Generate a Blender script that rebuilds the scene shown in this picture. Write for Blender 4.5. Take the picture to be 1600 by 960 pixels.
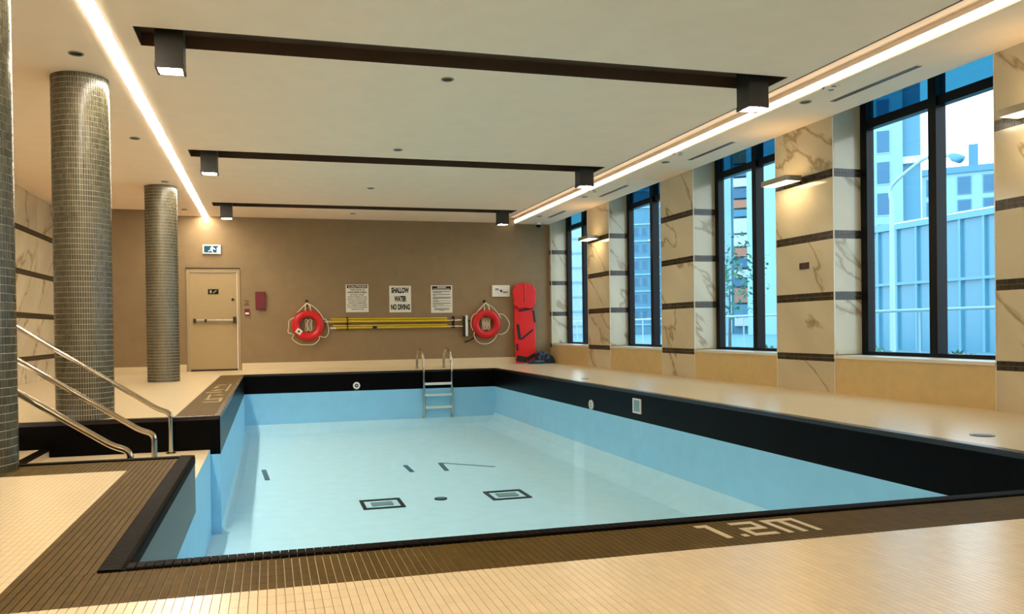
import bpy, bmesh, math, random
import numpy as np
from mathutils import Vector, Matrix
random.seed(7)
for o in list(bpy.data.objects): bpy.data.objects.remove(o)
SC = bpy.context.scene
COL = SC.collection

# ------------------------------------------------------------------ camera
EYE = np.array([0.0, 0.0, 0.87])
FPX, CX, CY = 1239.27, 748.0, 524.42
YAW, PITCH, ROLL = [math.radians(a) for a in (14.773, -0.451, -0.786)]
Fw = np.array([math.sin(YAW)*math.cos(PITCH), math.cos(YAW)*math.cos(PITCH), math.sin(PITCH)])
R0 = np.array([math.cos(YAW), -math.sin(YAW), 0.0]); U0 = np.cross(R0, Fw)
Rt = R0*math.cos(ROLL)+U0*math.sin(ROLL); Up = -R0*math.sin(ROLL)+U0*math.cos(ROLL)
cd = bpy.data.cameras.new('camera'); cam = bpy.data.objects.new('camera', cd); COL.objects.link(cam)
m = Matrix.Identity(4)
for i in range(3):
    m[i][0] = Rt[i]; m[i][1] = Up[i]; m[i][2] = -Fw[i]; m[i][3] = EYE[i]
cam.matrix_world = m
cd.sensor_fit = 'HORIZONTAL'; cd.sensor_width = 36.0; cd.lens = FPX/1600*36.0
cd.shift_x = (800-CX)/1600; cd.shift_y = (CY-480)/1600
cd.clip_start = 0.05; cd.clip_end = 600
SC.camera = cam
def ray(u, v): return Rt*(u-CX)/FPX - Up*(v-CY)/FPX + Fw
def onX(u, v, X): d = ray(u, v); return EYE+d*(X/d[0])
def onY(u, v, Y): d = ray(u, v); return EYE+d*(Y/d[1])
def onZ(u, v, Z): d = ray(u, v); return EYE+d*((Z-EYE[2])/d[2])
def proj(p):
    d = np.asarray(p)-EYE; z = d@Fw
    return (CX+FPX*(d@Rt)/z, CY-FPX*(d@Up)/z, z)

# ------------------------------------------------------------------ world, exposure
W = bpy.data.worlds.new('sky'); SC.world = W; W.use_nodes = True
bgn = W.node_tree.nodes['Background']
wn = W.node_tree.nodes; wl_ = W.node_tree.links      # pale haze at the horizon, light blue overhead
wtc = wn.new('ShaderNodeTexCoord'); wsp = wn.new('ShaderNodeSeparateXYZ'); wcr = wn.new('ShaderNodeValToRGB')
wl_.new(wtc.outputs['Generated'], wsp.inputs[0]); wl_.new(wsp.outputs[2], wcr.inputs[0]); wl_.new(wcr.outputs[0], bgn.inputs[0])
wcr.color_ramp.elements[0].color = (1.0, 0.95, 0.90, 1); wcr.color_ramp.elements[0].position = 0.1
wcr.color_ramp.elements[1].color = (0.50, 0.79, 1.0, 1); wcr.color_ramp.elements[1].position = 0.7
bgn.inputs[1].default_value = 2.1
vs = SC.view_settings
vs.view_transform = 'Standard'; vs.look = 'None'; vs.gamma = 1.0; vs.use_curve_mapping = False
vs.exposure = 0.85
LAMP = (1.0, 0.80, 0.54)          # warm white of every lamp in the hall
E_STRIP, E_COVE, E_BOX, E_SCONCE = 37.0, 2.2, 70.0, 11.0

# ------------------------------------------------------------------ materials
def lin(c):
    return tuple(((x/255)/12.92 if x/255 <= 0.04045 else ((x/255+0.055)/1.055)**2.4) for x in c)
MAT = {}
def nt(name):
    mt = bpy.data.materials.new(name); mt.use_nodes = True
    MAT[name] = mt
    return mt, mt.node_tree.nodes, mt.node_tree.links
def pmat(name, rgb, rough=0.5, metal=0.0, spec=0.5, noise=0.0, nscale=20.0, bump=0.0, bscale=60.0, coat=0.0):
    mt, N, L = nt(name); b = N['Principled BSDF']
    c = lin(rgb)+(1,)
    b.inputs['Base Color'].default_value = c; b.inputs['Roughness'].default_value = rough
    b.inputs['Metallic'].default_value = metal; b.inputs['Specular IOR Level'].default_value = spec
    b.inputs['Coat Weight'].default_value = coat
    if noise or bump: tc = N.new('ShaderNodeTexCoord')
    if noise:
        n = N.new('ShaderNodeTexNoise'); n.inputs['Scale'].default_value = nscale; n.inputs['Detail'].default_value = 5
        L.new(tc.outputs['Object'], n.inputs['Vector'])
        r = N.new('ShaderNodeMapRange'); r.inputs[1].default_value = 0.3; r.inputs[2].default_value = 0.7
        r.inputs[3].default_value = 1-noise; r.inputs[4].default_value = 1+noise
        L.new(n.outputs[0], r.inputs[0])
        mx = N.new('ShaderNodeMix'); mx.data_type = 'RGBA'; mx.blend_type = 'MULTIPLY'; mx.inputs[0].default_value = 1
        mx.inputs[6].default_value = c
        L.new(r.outputs[0], mx.inputs[7]); L.new(mx.outputs[2], b.inputs['Base Color'])
    if bump:
        n2 = N.new('ShaderNodeTexNoise'); n2.inputs['Scale'].default_value = bscale; n2.inputs['Detail'].default_value = 3
        L.new(tc.outputs['Object'], n2.inputs['Vector'])
        bp = N.new('ShaderNodeBump'); bp.inputs['Strength'].default_value = bump; bp.inputs['Distance'].default_value = 0.01
        L.new(n2.outputs[0], bp.inputs['Height']); L.new(bp.outputs[0], b.inputs['Normal'])
    return mt
def emat(name, rgb, strength):
    mt, N, L = nt(name); b = N['Principled BSDF']
    b.inputs['Base Color'].default_value = (0.8, 0.8, 0.8, 1) if strength > 1 else tuple(rgb)+(1,)
    b.inputs['Roughness'].default_value = 0.8; b.inputs['Specular IOR Level'].default_value = 0.1
    b.inputs['Emission Color'].default_value = tuple(rgb)+(1,); b.inputs['Emission Strength'].default_value = strength
    return mt
def gridmat(name, rgb, grout, w, h, mortar, axes, rough=0.35, var=0.08, spec=0.5):
    """small tiles seen too far away to tell apart: a flat grid of joints"""
    mt, N, L = nt(name); b = N['Principled BSDF']
    tc = N.new('ShaderNodeTexCoord'); sp = N.new('ShaderNodeSeparateXYZ'); cb = N.new('ShaderNodeCombineXYZ')
    L.new(tc.outputs['Object'], sp.inputs[0])
    L.new(sp.outputs[axes[0]], cb.inputs[0]); L.new(sp.outputs[axes[1]], cb.inputs[1])
    br = N.new('ShaderNodeTexBrick'); br.offset = 0.0; br.inputs['Scale'].default_value = 1.0
    br.inputs['Brick Width'].default_value = w; br.inputs['Row Height'].default_value = h
    br.inputs['Mortar Size'].default_value = mortar; br.inputs['Mortar Smooth'].default_value = 0.3
    c = lin(rgb)
    br.inputs['Color1'].default_value = tuple(x*(1-var) for x in c)+(1,)
    br.inputs['Color2'].default_value = tuple(min(1, x*(1+var)) for x in c)+(1,)
    br.inputs['Mortar'].default_value = lin(grout)+(1,)
    L.new(cb.outputs[0], br.inputs['Vector']); L.new(br.outputs['Color'], b.inputs['Base Color'])
    b.inputs['Roughness'].default_value = rough; b.inputs['Specular IOR Level'].default_value = spec
    return mt
def tilemat(name, rgb, var=0.15, rough=0.3, spec=0.5):
    """colour differs from tile to tile (islands of a joined mesh, or whole objects)"""
    mt, N, L = nt(name); b = N['Principled BSDF']
    g = N.new('ShaderNodeNewGeometry'); oi = N.new('ShaderNodeObjectInfo')
    ad = N.new('ShaderNodeMath'); ad.operation = 'ADD'; L.new(g.outputs['Random Per Island'], ad.inputs[0]); L.new(oi.outputs['Random'], ad.inputs[1])
    fr = N.new('ShaderNodeMath'); fr.operation = 'FRACT'; L.new(ad.outputs[0], fr.inputs[0])
    r = N.new('ShaderNodeMapRange'); r.inputs[3].default_value = 1-var; r.inputs[4].default_value = 1+var
    L.new(fr.outputs[0], r.inputs[0])
    mx = N.new('ShaderNodeMix'); mx.data_type = 'RGBA'; mx.blend_type = 'MULTIPLY'; mx.inputs[0].default_value = 1
    mx.inputs[6].default_value = lin(rgb)+(1,); L.new(r.outputs[0], mx.inputs[7]); L.new(mx.outputs[2], b.inputs['Base Color'])
    b.inputs['Roughness'].default_value = rough; b.inputs['Specular IOR Level'].default_value = spec
    return mt
def marble(name, rgb, vein, rough=0.12):
    mt, N, L = nt(name); b = N['Principled BSDF']
    tc = N.new('ShaderNodeTexCoord'); oi = N.new('ShaderNodeObjectInfo')
    sc = N.new('ShaderNodeVectorMath'); sc.operation = 'MULTIPLY_ADD'
    cbn = N.new('ShaderNodeCombineXYZ')
    for i in range(3): L.new(oi.outputs['Random'], cbn.inputs[i])
    L.new(cbn.outputs[0], sc.inputs[0]); sc.inputs[1].default_value = (17.0, 29.0, 41.0); L.new(tc.outputs['Object'], sc.inputs[2])
    sx = N.new('ShaderNodeSeparateXYZ'); L.new(sc.outputs[0], sx.inputs[0]); mp = N.new('ShaderNodeCombineXYZ')
    def comb(i, kx, ky, kz):
        v = N.new('ShaderNodeVectorMath'); v.operation = 'DOT_PRODUCT'; L.new(sc.outputs[0], v.inputs[0]); v.inputs[1].default_value = (kx, ky, kz); L.new(v.outputs['Value'], mp.inputs[i])
    comb(0, 1.0, -1.0, 1.0); comb(1, 0.0, 0.3, 0.3); comb(2, 0.3, 0.0, -0.3)
    n = N.new('ShaderNodeTexNoise'); n.inputs['Scale'].default_value = 0.62; n.inputs['Detail'].default_value = 6; n.inputs['Roughness'].default_value = 0.5; n.inputs['Distortion'].default_value = 0.25
    L.new(mp.outputs[0], n.inputs['Vector'])
    s = N.new('ShaderNodeMath'); s.operation = 'SUBTRACT'; s.inputs[1].default_value = 0.5; L.new(n.outputs[0], s.inputs[0])
    a = N.new('ShaderNodeMath'); a.operation = 'ABSOLUTE'; L.new(s.outputs[0], a.inputs[0])
    cr = N.new('ShaderNodeValToRGB'); e = cr.color_ramp.elements
    e[0].position = 0.0; e[0].color = lin(vein)+(1,); e[1].position = 0.014; e[1].color = lin(rgb)+(1,)
    k = cr.color_ramp.elements.new(0.005); k.color = tuple(0.55*x+0.45*y for x, y in zip(lin(vein), lin(rgb)))+(1,)
    L.new(a.outputs[0], cr.inputs[0])
    n2 = N.new('ShaderNodeTexNoise'); n2.inputs['Scale'].default_value = 1.3; n2.inputs['Detail'].default_value = 4; L.new(mp.outputs[0], n2.inputs['Vector'])
    r = N.new('ShaderNodeMapRange'); r.inputs[1].default_value = 0.35; r.inputs[2].default_value = 0.7; r.inputs[3].default_value = 0.86; r.inputs[4].default_value = 1.04
    L.new(n2.outputs[0], r.inputs[0])
    mx = N.new('ShaderNodeMix'); mx.data_type = 'RGBA'; mx.blend_type = 'MULTIPLY'; mx.inputs[0].default_value = 1
    L.new(cr.outputs[0], mx.inputs[6]); L.new(r.outputs[0], mx.inputs[7]); L.new(mx.outputs[2], b.inputs['Base Color'])
    b.inputs['Roughness'].default_value = rough
    return mt
def sheet(name, tint, refl, rough=0.0, ior=1.33):
    """clear sheet (pane or water surface): tinted see-through plus a share of mirror reflection"""
    mt, N, L = nt(name); N.remove(N['Principled BSDF'])
    out = [x for x in N if x.type == 'OUTPUT_MATERIAL'][0]
    t = N.new('ShaderNodeBsdfTransparent'); t.inputs[0].default_value = tuple(tint)+(1,)
    g = N.new('ShaderNodeBsdfGlossy'); g.inputs['Roughness'].default_value = rough
    f = N.new('ShaderNodeLayerWeight'); f.inputs[0].default_value = 0.5      # Schlick curve, same from both sides
    pw = N.new('ShaderNodeMath'); pw.operation = 'POWER'; pw.inputs[1].default_value = 5.0; L.new(f.outputs['Facing'], pw.inputs[0])
    r0 = ((ior-1)/(ior+1))**2
    mm = N.new('ShaderNodeMath'); mm.operation = 'MULTIPLY_ADD'; mm.inputs[1].default_value = (1-r0)*refl; mm.inputs[2].default_value = r0*refl; L.new(pw.outputs[0], mm.inputs[0])
    ms = N.new('ShaderNodeMixShader'); L.new(mm.outputs[0], ms.inputs[0]); L.new(t.outputs[0], ms.inputs[1]); L.new(g.outputs[0], ms.inputs[2])
    L.new(ms.outputs[0], out.inputs[0])
    return mt

pmat('ceiling_paint', (252, 228, 200), 0.8, noise=0.02, nscale=3)
pmat('deck_tile_plain', (226, 206, 170), 0.25, noise=0.03, nscale=8)
gridmat('deck_mosaic', (226, 206, 170), (196, 172, 132), 0.029, 0.076, 0.0018, 'XY', rough=0.24, var=0.02)
tilemat('floor_tile', (226, 206, 170), 0.04, 0.26)
pmat('grout_sand', (150, 122, 82), 0.8)
pmat('grout_cream', (205, 190, 155), 0.8)
tilemat('coping_tile', (86, 68, 30), 0.12, 0.6, 0.06)
gridmat('coping_mosaic', (86, 68, 30), (124, 100, 58), 0.029, 0.076, 0.0015, 'XY', rough=0.6, var=0.1, spec=0.06)
tilemat('nosing_tile', (16, 11, 7), 0.2, 0.6, 0.03)
tilemat('edge_tile', (34, 28, 24), 0.2, 0.25, 0.5)
gridmat('band_YZ', (9, 8, 8), (16, 14, 13), 0.029, 0.054, 0.0012, 'YZ', rough=0.3, var=0.25, spec=0.05)
gridmat('band_XZ', (9, 8, 8), (16, 14, 13), 0.029, 0.054, 0.0012, 'XZ', rough=0.3, var=0.25, spec=0.05)
pmat('pool_blue', (200, 236, 255), 0.7, noise=0.03, nscale=5)
pmat('pool_blue_shaded', (160, 216, 248), 0.7, noise=0.03, nscale=5)  # deeper copy of the pool blue, shading of the walls put into the colour
pmat('pool_tread', (214, 194, 158), 0.4)
pmat('inlay_slate', (60, 108, 136), 0.5)
pmat('inlay_black', (14, 24, 32), 0.5)
pmat('grate_grey', (120, 150, 160), 0.5)
marble('marble', (212, 198, 168), (158, 134, 98))
pmat('stone_sand', (206, 180, 128), 0.35, noise=0.05, nscale=9)
pmat('sill_stone', (220, 214, 200), 0.3)
pmat('edge_trim', (226, 220, 206), 0.4)
tilemat('mosaic_dark', (58, 50, 38), 0.35, 0.2)
tilemat('mosaic_grey', (88, 82, 63), 0.28, 0.26)
pmat('mark_tan', (150, 126, 80), 0.6)
pmat('grout_pale', (214, 206, 184), 0.7)
pmat('back_plaster', (142, 119, 86), 0.7, noise=0.06, nscale=5, bump=0.25, bscale=45)
pmat('base_stone', (222, 204, 168), 0.35)
pmat('side_paint', (205, 190, 160), 0.8)
pmat('channel_brown', (80, 58, 38), 0.55)
pmat('lamp_black', (34, 31, 28), 0.4)
pmat('frame_black', (10, 10, 12), 0.35, spec=0.2)
pmat('spandrel_blue', (70, 140, 178), 0.12)
pmat('steel', (190, 180, 165), 0.16, metal=1.0)
pmat('door_paint', (166, 143, 102), 0.5, noise=0.03)
pmat('dark_metal', (60, 52, 44), 0.4, metal=0.6)
pmat('brushed_metal', (170, 160, 140), 0.35, metal=0.8)
pmat('white_plastic', (235, 232, 225), 0.4)
pmat('sign_white', (232, 226, 212), 0.5)
pmat('print_black', (20, 18, 18), 0.6)
pmat('print_blue', (40, 52, 120), 0.6)
pmat('dark_plate', (48, 34, 28), 0.5)
pmat('maroon', (104, 12, 26), 0.5)
pmat('buoy_red', (206, 22, 24), 0.38)
pmat('board_red', (224, 16, 14), 0.35, noise=0.05)
pmat('rope', (222, 208, 180), 0.8)
pmat('pole_yellow', (214, 186, 30), 0.35)
pmat('black_rubber', (18, 17, 18), 0.5)
pmat('vinyl_blue', (22, 44, 66), 0.25)
emat('led_diffuser', (1.0, 0.88, 0.70), E_STRIP)
emat('led_cove', (1.0, 0.80, 0.60), E_COVE)
emat('lamp_lens', (1.0, 0.84, 0.60), E_BOX)
emat('sconce_up_lens', (1.0, 0.74, 0.42), 4.0)
emat('sconce_lens', (1.0, 0.74, 0.42), E_SCONCE)
emat('exit_teal', (0.01, 0.06, 0.10), 0.25)
emat('exit_white', (0.55, 0.8, 1.0), 0.35)
sheet('glass', (0.74, 0.91, 1.0), 0.8, 0.0, 1.5)
sheet('spandrel_glass', (0.12, 0.33, 0.44), 1.0, 0.0, 1.5)
sheet('water', (0.89, 0.98, 1.0), 0.08, 0.03, 1.33)
pmat('ext_pale', (144, 188, 200), 0.7); pmat('ext_mid', (84, 142, 166), 0.6); pmat('ext_deep', (54, 110, 142), 0.4)  # facade blues have the bluish distance haze mixed into the colour
pmat('ext_glass', (86, 146, 168), 0.2); pmat('ext_mullion', (104, 160, 180), 0.5); pmat('ext_white', (206, 212, 210), 0.7); pmat('ext_orange', (188, 128, 104), 0.7)  # glass and mullions kept close in tone, haze painted in as well
pmat('ext_ground', (96, 140, 152), 0.8); pmat('leaf', (62, 116, 92), 0.6); pmat('bark', (70, 80, 80), 0.8)  # leaf green is pulled towards teal to stand in for haze
pmat('ext_haze', (176, 204, 212), 0.7)  # palest facade colour, haze painted in
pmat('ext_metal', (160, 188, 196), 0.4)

# ------------------------------------------------------------------ mesh helpers
ORG = {}
class MB:
    def __init__(s): s.v = []; s.f = []
    def quad(s, a, b, c, d):
        n = len(s.v); s.v += [tuple(a), tuple(b), tuple(c), tuple(d)]; s.f.append((n, n+1, n+2, n+3)); return s
    def box(s, x0, x1, y0, y1, z0, z1):
        n = len(s.v)
        s.v += [(x0,y0,z0),(x1,y0,z0),(x1,y1,z0),(x0,y1,z0),(x0,y0,z1),(x1,y0,z1),(x1,y1,z1),(x0,y1,z1)]
        s.f += [tuple(n+i for i in q) for q in ((0,3,2,1),(4,5,6,7),(0,1,5,4),(1,2,6,5),(2,3,7,6),(3,0,4,7))]; return s
    def tube(s, pts, r, n=10, closed=False, cap=True):
        P = [Vector(p) for p in pts]; k = len(P); base = len(s.v)
        prev = None
        for i, p in enumerate(P):
            if closed: t = P[(i+1) % k]-P[i-1]
            else: t = P[min(i+1, k-1)]-P[max(i-1, 0)]
            t.normalize()
            if prev is None:
                a = Vector((0, 0, 1)) if abs(t.z) < 0.9 else Vector((1, 0, 0))
                x = t.cross(a).normalized()
            else:
                x = (prev-t*prev.dot(t)).normalized()
            y = t.cross(x); prev = x
            rr = r[i] if isinstance(r, (list, tuple)) else r
            for j in range(n):
                a = 2*math.pi*j/n; s.v.append(tuple(p+x*(rr*math.cos(a))+y*(rr*math.sin(a))))
        for i in range(k if closed else k-1):
            for j in range(n):
                a = base+i*n; b = base+((i+1) % k)*n
                s.f.append((a+j, a+(j+1) % n, b+(j+1) % n, b+j))
        if cap and not closed:
            s.f.append(tuple(base+j for j in range(n))[::-1]); s.f.append(tuple(base+(k-1)*n+j for j in range(n)))
        return s
    def cyl(s, c, r, h, n=32, axis='z'):
        c = Vector(c); d = {'x': Vector((1,0,0)), 'y': Vector((0,1,0)), 'z': Vector((0,0,1))}[axis]
        return s.tube([c, c+d*h], r, n)
    def prism(s, pts, fn0, fn1):
        """pts outline 2D; fn0/fn1 map (a,b) to front and back points"""
        n = len(s.v); k = len(pts)
        s.v += [tuple(fn0(*p)) for p in pts]+[tuple(fn1(*p)) for p in pts]
        s.f.append(tuple(range(n, n+k))); s.f.append(tuple(range(n+2*k-1, n+k-1, -1)))
        for i in range(k): s.f.append((n+i, n+k+i, n+k+(i+1) % k, n+(i+1) % k))
        return s
    def mesh(s, off=(0,0,0)):
        me = bpy.data.meshes.new('mesh')
        me.from_pydata([(a-off[0], b-off[1], c-off[2]) for a, b, c in s.v], [], s.f); me.update()
        bm = bmesh.new(); bm.from_mesh(me); bmesh.ops.recalc_face_normals(bm, faces=bm.faces); bm.to_mesh(me); bm.free()
        return me
    def build(s, name, mat, parent=None, smooth=False, bevel=0.0, kind=None, label=None, cat=None, group=None):
        if parent is None:
            a = np.array(s.v); off = ((a[:,0].min()+a[:,0].max())/2, (a[:,1].min()+a[:,1].max())/2, a[:,2].min())
        else: off = ORG[parent.name]
        me = s.mesh(off); me.materials.append(MAT[mat]); me.name = name
        o = bpy.data.objects.new(name, me); COL.objects.link(o)
        if smooth:
            for p in me.polygons: p.use_smooth = True
            try: me.set_sharp_from_angle(angle=math.radians(40))
            except Exception: pass
        if parent is None: o.location = off
        else: o.parent = parent
        ORG[o.name] = off
        if bevel:
            b = o.modifiers.new('bevel', 'BEVEL'); b.width = bevel; b.segments = 2; b.limit_method = 'ANGLE'
        tag(o, label, cat, group, kind)
        return o
def tag(o, label=None, cat=None, group=None, kind=None):
    if label: o['label'] = label
    if cat: o['category'] = cat
    if group: o['group'] = group
    if kind: o['kind'] = kind
    return o
def thing(name, loc, label=None, cat=None, group=None, kind=None):
    o = bpy.data.objects.new(name, None); COL.objects.link(o); o.location = loc; o.empty_display_size = 0.1
    ORG[o.name] = tuple(loc)
    return tag(o, label, cat, group, kind)
def B(*a): return MB().box(*a)
def place(name, me, loc, parent, rotz=0.0):
    o = bpy.data.objects.new(name, me); COL.objects.link(o)
    off = ORG[parent.name]; o.location = (loc[0]-off[0], loc[1]-off[1], loc[2]-off[2]); o.rotation_euler = (0, 0, rotz); o.parent = parent
    return o
def smoothpath(pts, n=8):
    P = [Vector(p) for p in pts]; out = []
    for i in range(len(P)-1):
        p0 = P[max(i-1, 0)]; p1 = P[i]; p2 = P[i+1]; p3 = P[min(i+2, len(P)-1)]
        for k in range(n):
            t = k/n
            out.append(0.5*((2*p1)+(-p0+p2)*t+(2*p0-5*p1+4*p2-p3)*t*t+(-p0+3*p1-3*p2+p3)*t**3))
    out.append(P[-1]); return out
def roundbend(pts, rad, n=6):
    """polyline with rounded corners"""
    P = [Vector(p) for p in pts]; out = [P[0]]
    for i in range(1, len(P)-1):
        a = (P[i-1]-P[i]); b = (P[i+1]-P[i]); r = min(rad, a.length*0.45, b.length*0.45)
        A = P[i]+a.normalized()*r; C = P[i]+b.normalized()*r
        for k in range(n+1):
            t = k/n; out.append((1-t)**2*A+2*t*(1-t)*P[i]+t*t*C)
    out.append(P[-1]); return out

# ------------------------------------------------------------------ dimensions of the hall
XL, XR, YB, YF = -4.25, 6.897, -3.0, 19.017      # left wall, right wall face, wall behind, end wall
ZC, ZS = 3.518, 3.50                              # ceiling, window soffit
PXL, PXP, PXR, PYN, PYF = -0.515, -0.525, 4.80, 3.236, 16.90   # pool edges
GY0, GY1 = 5.95, 8.72                             # stair inlet beside the pool
ZW, ZPF, ZBAND = -0.361, -1.24, -0.40
YJ, XJ = 18.2, -2.3
TW, TH, GAP = 0.029, 0.076, 0.0022

# ------------------------------------------------------------------ floor (pool deck)
fl = MB()
for r in [(XL, 7.4, YB, 1.75), (XL, -0.89, 1.75, GY0-0.50), (3.6, 7.4, 1.75, 2.77),
          (4.88, 7.4, 2.77, PYF+0.06), (XL, 7.4, PYF+0.06, YF+0.1), (XL, -0.97, GY1+0.07, PYF+0.06),
          (XL, -2.75, GY0-0.5, GY1+0.07)]:
    fl.box(r[0], r[1], r[2], r[3], -0.05, 0.0)
floor = fl.build('floor', 'deck_mosaic', kind='structure', label='pale sand mosaic deck around the pool', cat='floor')
B(-0.89, 3.6, 1.75, 2.77, -0.05, -0.004).build('tile_bed', 'grout_sand', floor)
def tile_mesh(w, h, t, mat, name):
    b = MB(); b.box(-w/2, w/2, -h/2, h/2, -t, 0); b.f.pop(0)
    me = b.mesh(); me.materials.append(MAT[mat]); me.name = name; return me
def lay_tiles(parent, rects, w, h, mat, zt, limit=300, name='tile', gap=GAP, skip=None):
    """nearest tiles in view as parts, the rest joined"""
    cells = []
    for (x0, x1, y0, y1) in rects:
        nx = max(1, round((x1-x0)/w)); ny = max(1, round((y1-y0)/h)); ww = (x1-x0)/nx; hh = (y1-y0)/ny
        for i in range(nx):
            for j in range(ny):
                x = x0+(i+0.5)*ww; y = y0+(j+0.5)*hh
                if skip and skip(x, y): continue
                u, v, d = proj((x, y, zt)); vis = -8 < u < 1608 and -8 < v < 968
                cells.append((0 if vis else 1, d, x, y, ww-gap, hh-0.0012))
    cells.sort(); me = {}
    for c in cells[:limit]:
        k = (round(c[4], 4), round(c[5], 4))
        if k not in me: me[k] = tile_mesh(k[0], k[1], 0.006, mat, name)
        place(name, me[k], (c[2], c[3], zt), parent)
    rest = MB()
    for c in cells[limit:]:
        n = len(rest.v); x0, x1, y0, y1 = c[2]-c[4]/2, c[2]+c[4]/2, c[3]-c[5]/2, c[3]+c[5]/2
        rest.v += [(x0,y0,zt-.006),(x1,y0,zt-.006),(x1,y1,zt-.006),(x0,y1,zt-.006),(x0,y0,zt),(x1,y0,zt),(x1,y1,zt),(x0,y1,zt)]
        rest.f += [tuple(n+i for i in q) for q in ((4,5,6,7),(0,1,5,4),(1,2,6,5),(2,3,7,6),(3,0,4,7))]
    if rest.v: rest.build('small_tiles', mat, parent, kind='stuff')
lay_tiles(floor, [(-0.89, 3.6, 1.75, 2.77)], TW, TH, 'floor_tile', 0.0)

# ------------------------------------------------------------------ coping: dark mosaic border around the pool
cop = thing('pool_coping', (0, 3.0, 0), 'dark brown mosaic border with black nosing around the pool', 'coping', kind='structure')
LIP = 0.10
bed = MB()
for r in [(-0.89, PXR+0.08, 2.77, PYN), (-0.89, PXP, PYN, GY0), (-2.75, -0.89, GY0-0.50, GY0)]:
    bed.box(r[0], r[1], r[2], r[3], -0.05, -0.004)
bed.build('tile_bed', 'grout_cream', cop)
# the 1.2m depth marking by the near edge, cells of light mosaic
mk = MB()
def mark(x0, x1, y0, y1): mk.box(x0, x1, y0, y1, -0.003, 0.0012)
mx, my, mw = 1.765, 2.875, 0.026
yt = my+0.215
mark(mx+0.035, mx+0.035+mw*1.1, my, yt); mark(mx, mx+0.035, yt-0.035, yt)
mark(mx+0.115, mx+0.115+mw, my, my+0.035)
x0 = mx+0.165; x1 = x0+0.12
mark(x0, x1, yt-0.034, yt); mark(x1-mw, x1, my+0.124, yt-0.034); mark(x0, x1, my+0.09, my+0.124)
mark(x0, x0+mw, my+0.034, my+0.09); mark(x0, x1, my, my+0.034)
x0 = mx+0.325
mark(x0, x0+0.165, yt-0.034, yt)
for k in range(3): mark(x0+k*0.0695, x0+k*0.0695+mw, my, yt-0.034)
MARKS = [(a[0], a[1]) for a in mk.v]
def in_mark(x, y):
    for i in range(0, len(mk.v), 8):
        if mk.v[i][0]-0.004 < x < mk.v[i+1][0]+0.004 and mk.v[i][1]-0.01 < y < mk.v[i+2][1]+0.01: return True
    return False
lay_tiles(cop, [(-0.89, PXR, 2.77, PYN-LIP), (-0.89, PXP-LIP, PYN-LIP, GY0-LIP), (-2.1, -0.89, GY0-0.50, GY0-LIP)], TW, TH, 'coping_tile', 0.0, gap=0.0034)
mk.build('depth_marking', 'grout_cream', cop, label='light mosaic depth mark reading 1.2m')
# nosing tiles, slightly raised with a rounded front
def nose_mesh(w):
    b = MB(); prof = [(-LIP/2, -0.006), (-LIP/2, 0.006), (-LIP/2+0.006, 0.010), (LIP/2-0.02, 0.008), (LIP/2-0.006, 0.002), (LIP/2, -0.012), (LIP/2, -0.05), (LIP/2-0.01, -0.05), (LIP/2-0.01, -0.006)]
    b.prism(prof, lambda a, c: (-w/2, a, c), lambda a, c: (w/2, a, c))
    me = b.mesh(); me.materials.append(MAT['nosing_tile']); me.name = 'nosing_tile'; return me
NW = 0.0325
nme = nose_mesh(NW-0.0034)
cells = []
for i in range(int((PXR-PXP)/NW)): cells.append((PXP+(i+0.5)*NW, PYN-LIP/2+0.004, 0.0))
cells = [c for c in cells]
shown = cells[:130]
for c in shown: place('nosing_tile', nme, (c[0], c[1], 0), cop)
side = [(PXP-LIP/2+0.004, PYN-LIP+0.004+(j+0.5)*NW) for j in range(int((GY0-PYN+LIP)/NW))]
for (x, y) in side: place('nosing_tile', nme, (x, y, 0), cop, -math.pi/2)
st = MB()
st.prism([(-LIP/2, -0.02), (-LIP/2, 0.010), (LIP/2-0.02, 0.008), (LIP/2, -0.012), (LIP/2, -0.05)], lambda a, c: (PXP, GY0-LIP/2+a, c), lambda a, c: (-2.6, GY0-LIP/2+a, c))
st.prism([(-LIP/2, -0.02), (-LIP/2, 0.010), (LIP/2-0.02, 0.008), (LIP/2, -0.012), (LIP/2, -0.05)], lambda a, c: (shown[-1][0]+NW/2, PYN-LIP/2+a, c), lambda a, c: (PXR, PYN-LIP/2+a, c))
st.build('nosing_strip', 'nosing_tile', cop)
far = MB()
far.box(-0.97, PXL-0.06, GY1+0.07, PYF+0.06, -0.05, 0.0)
far.build('coping_border', 'coping_mosaic', cop)
lip = MB()
lip.box(PXR-0.004, PXR+0.085, PYN, PYF+0.06, -0.04, 0.003); lip.box(PXL, PXR, PYF-0.004, PYF+0.06, -0.04, 0.003)
lip.box(PXL-0.06, PXL+0.004, GY1-0.004, PYF+0.06, -0.04, 0.003); lip.box(-2.75, PXL-0.06, GY1-0.004, GY1+0.07, -0.04, 0.003)
lip.build('coping_edge', 'edge_tile', cop, bevel=0.004)
# light mosaic pictogram on the border of the left deck
pg = MB()
def stroke(a, b, w):
    p = onZ(a[0], a[1], 0.0); q = onZ(b[0], b[1], 0.0); d = (q-p)[:2]; d = d/np.linalg.norm(d); n = np.array([-d[1], d[0]])*w/2
    A = [p[:2]+n, p[:2]-n, q[:2]-n, q[:2]+n]
    pg.prism([tuple(x) for x in A], lambda x, y: (x, y, 0.002), lambda x, y: (x, y, -0.002))
for a, b, w in [((341,602),(353,602),.10),((335.5,607),(341,604),.05),((333,611),(346,609),.10),((361,600.5),(353,611.5),.03),
                ((322,614),(346,613),.13),((324,624),(329,617),.03),((317,629),(341,628),.09),((346,622),(343,628),.04),((321,625),(345,623),.10),((338,618),(346,617),.12)]:
    stroke(a, b, w)
pg.build('floor_pictogram', 'mark_tan', cop, label='light mosaic pictogram set in the brown border')

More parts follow.
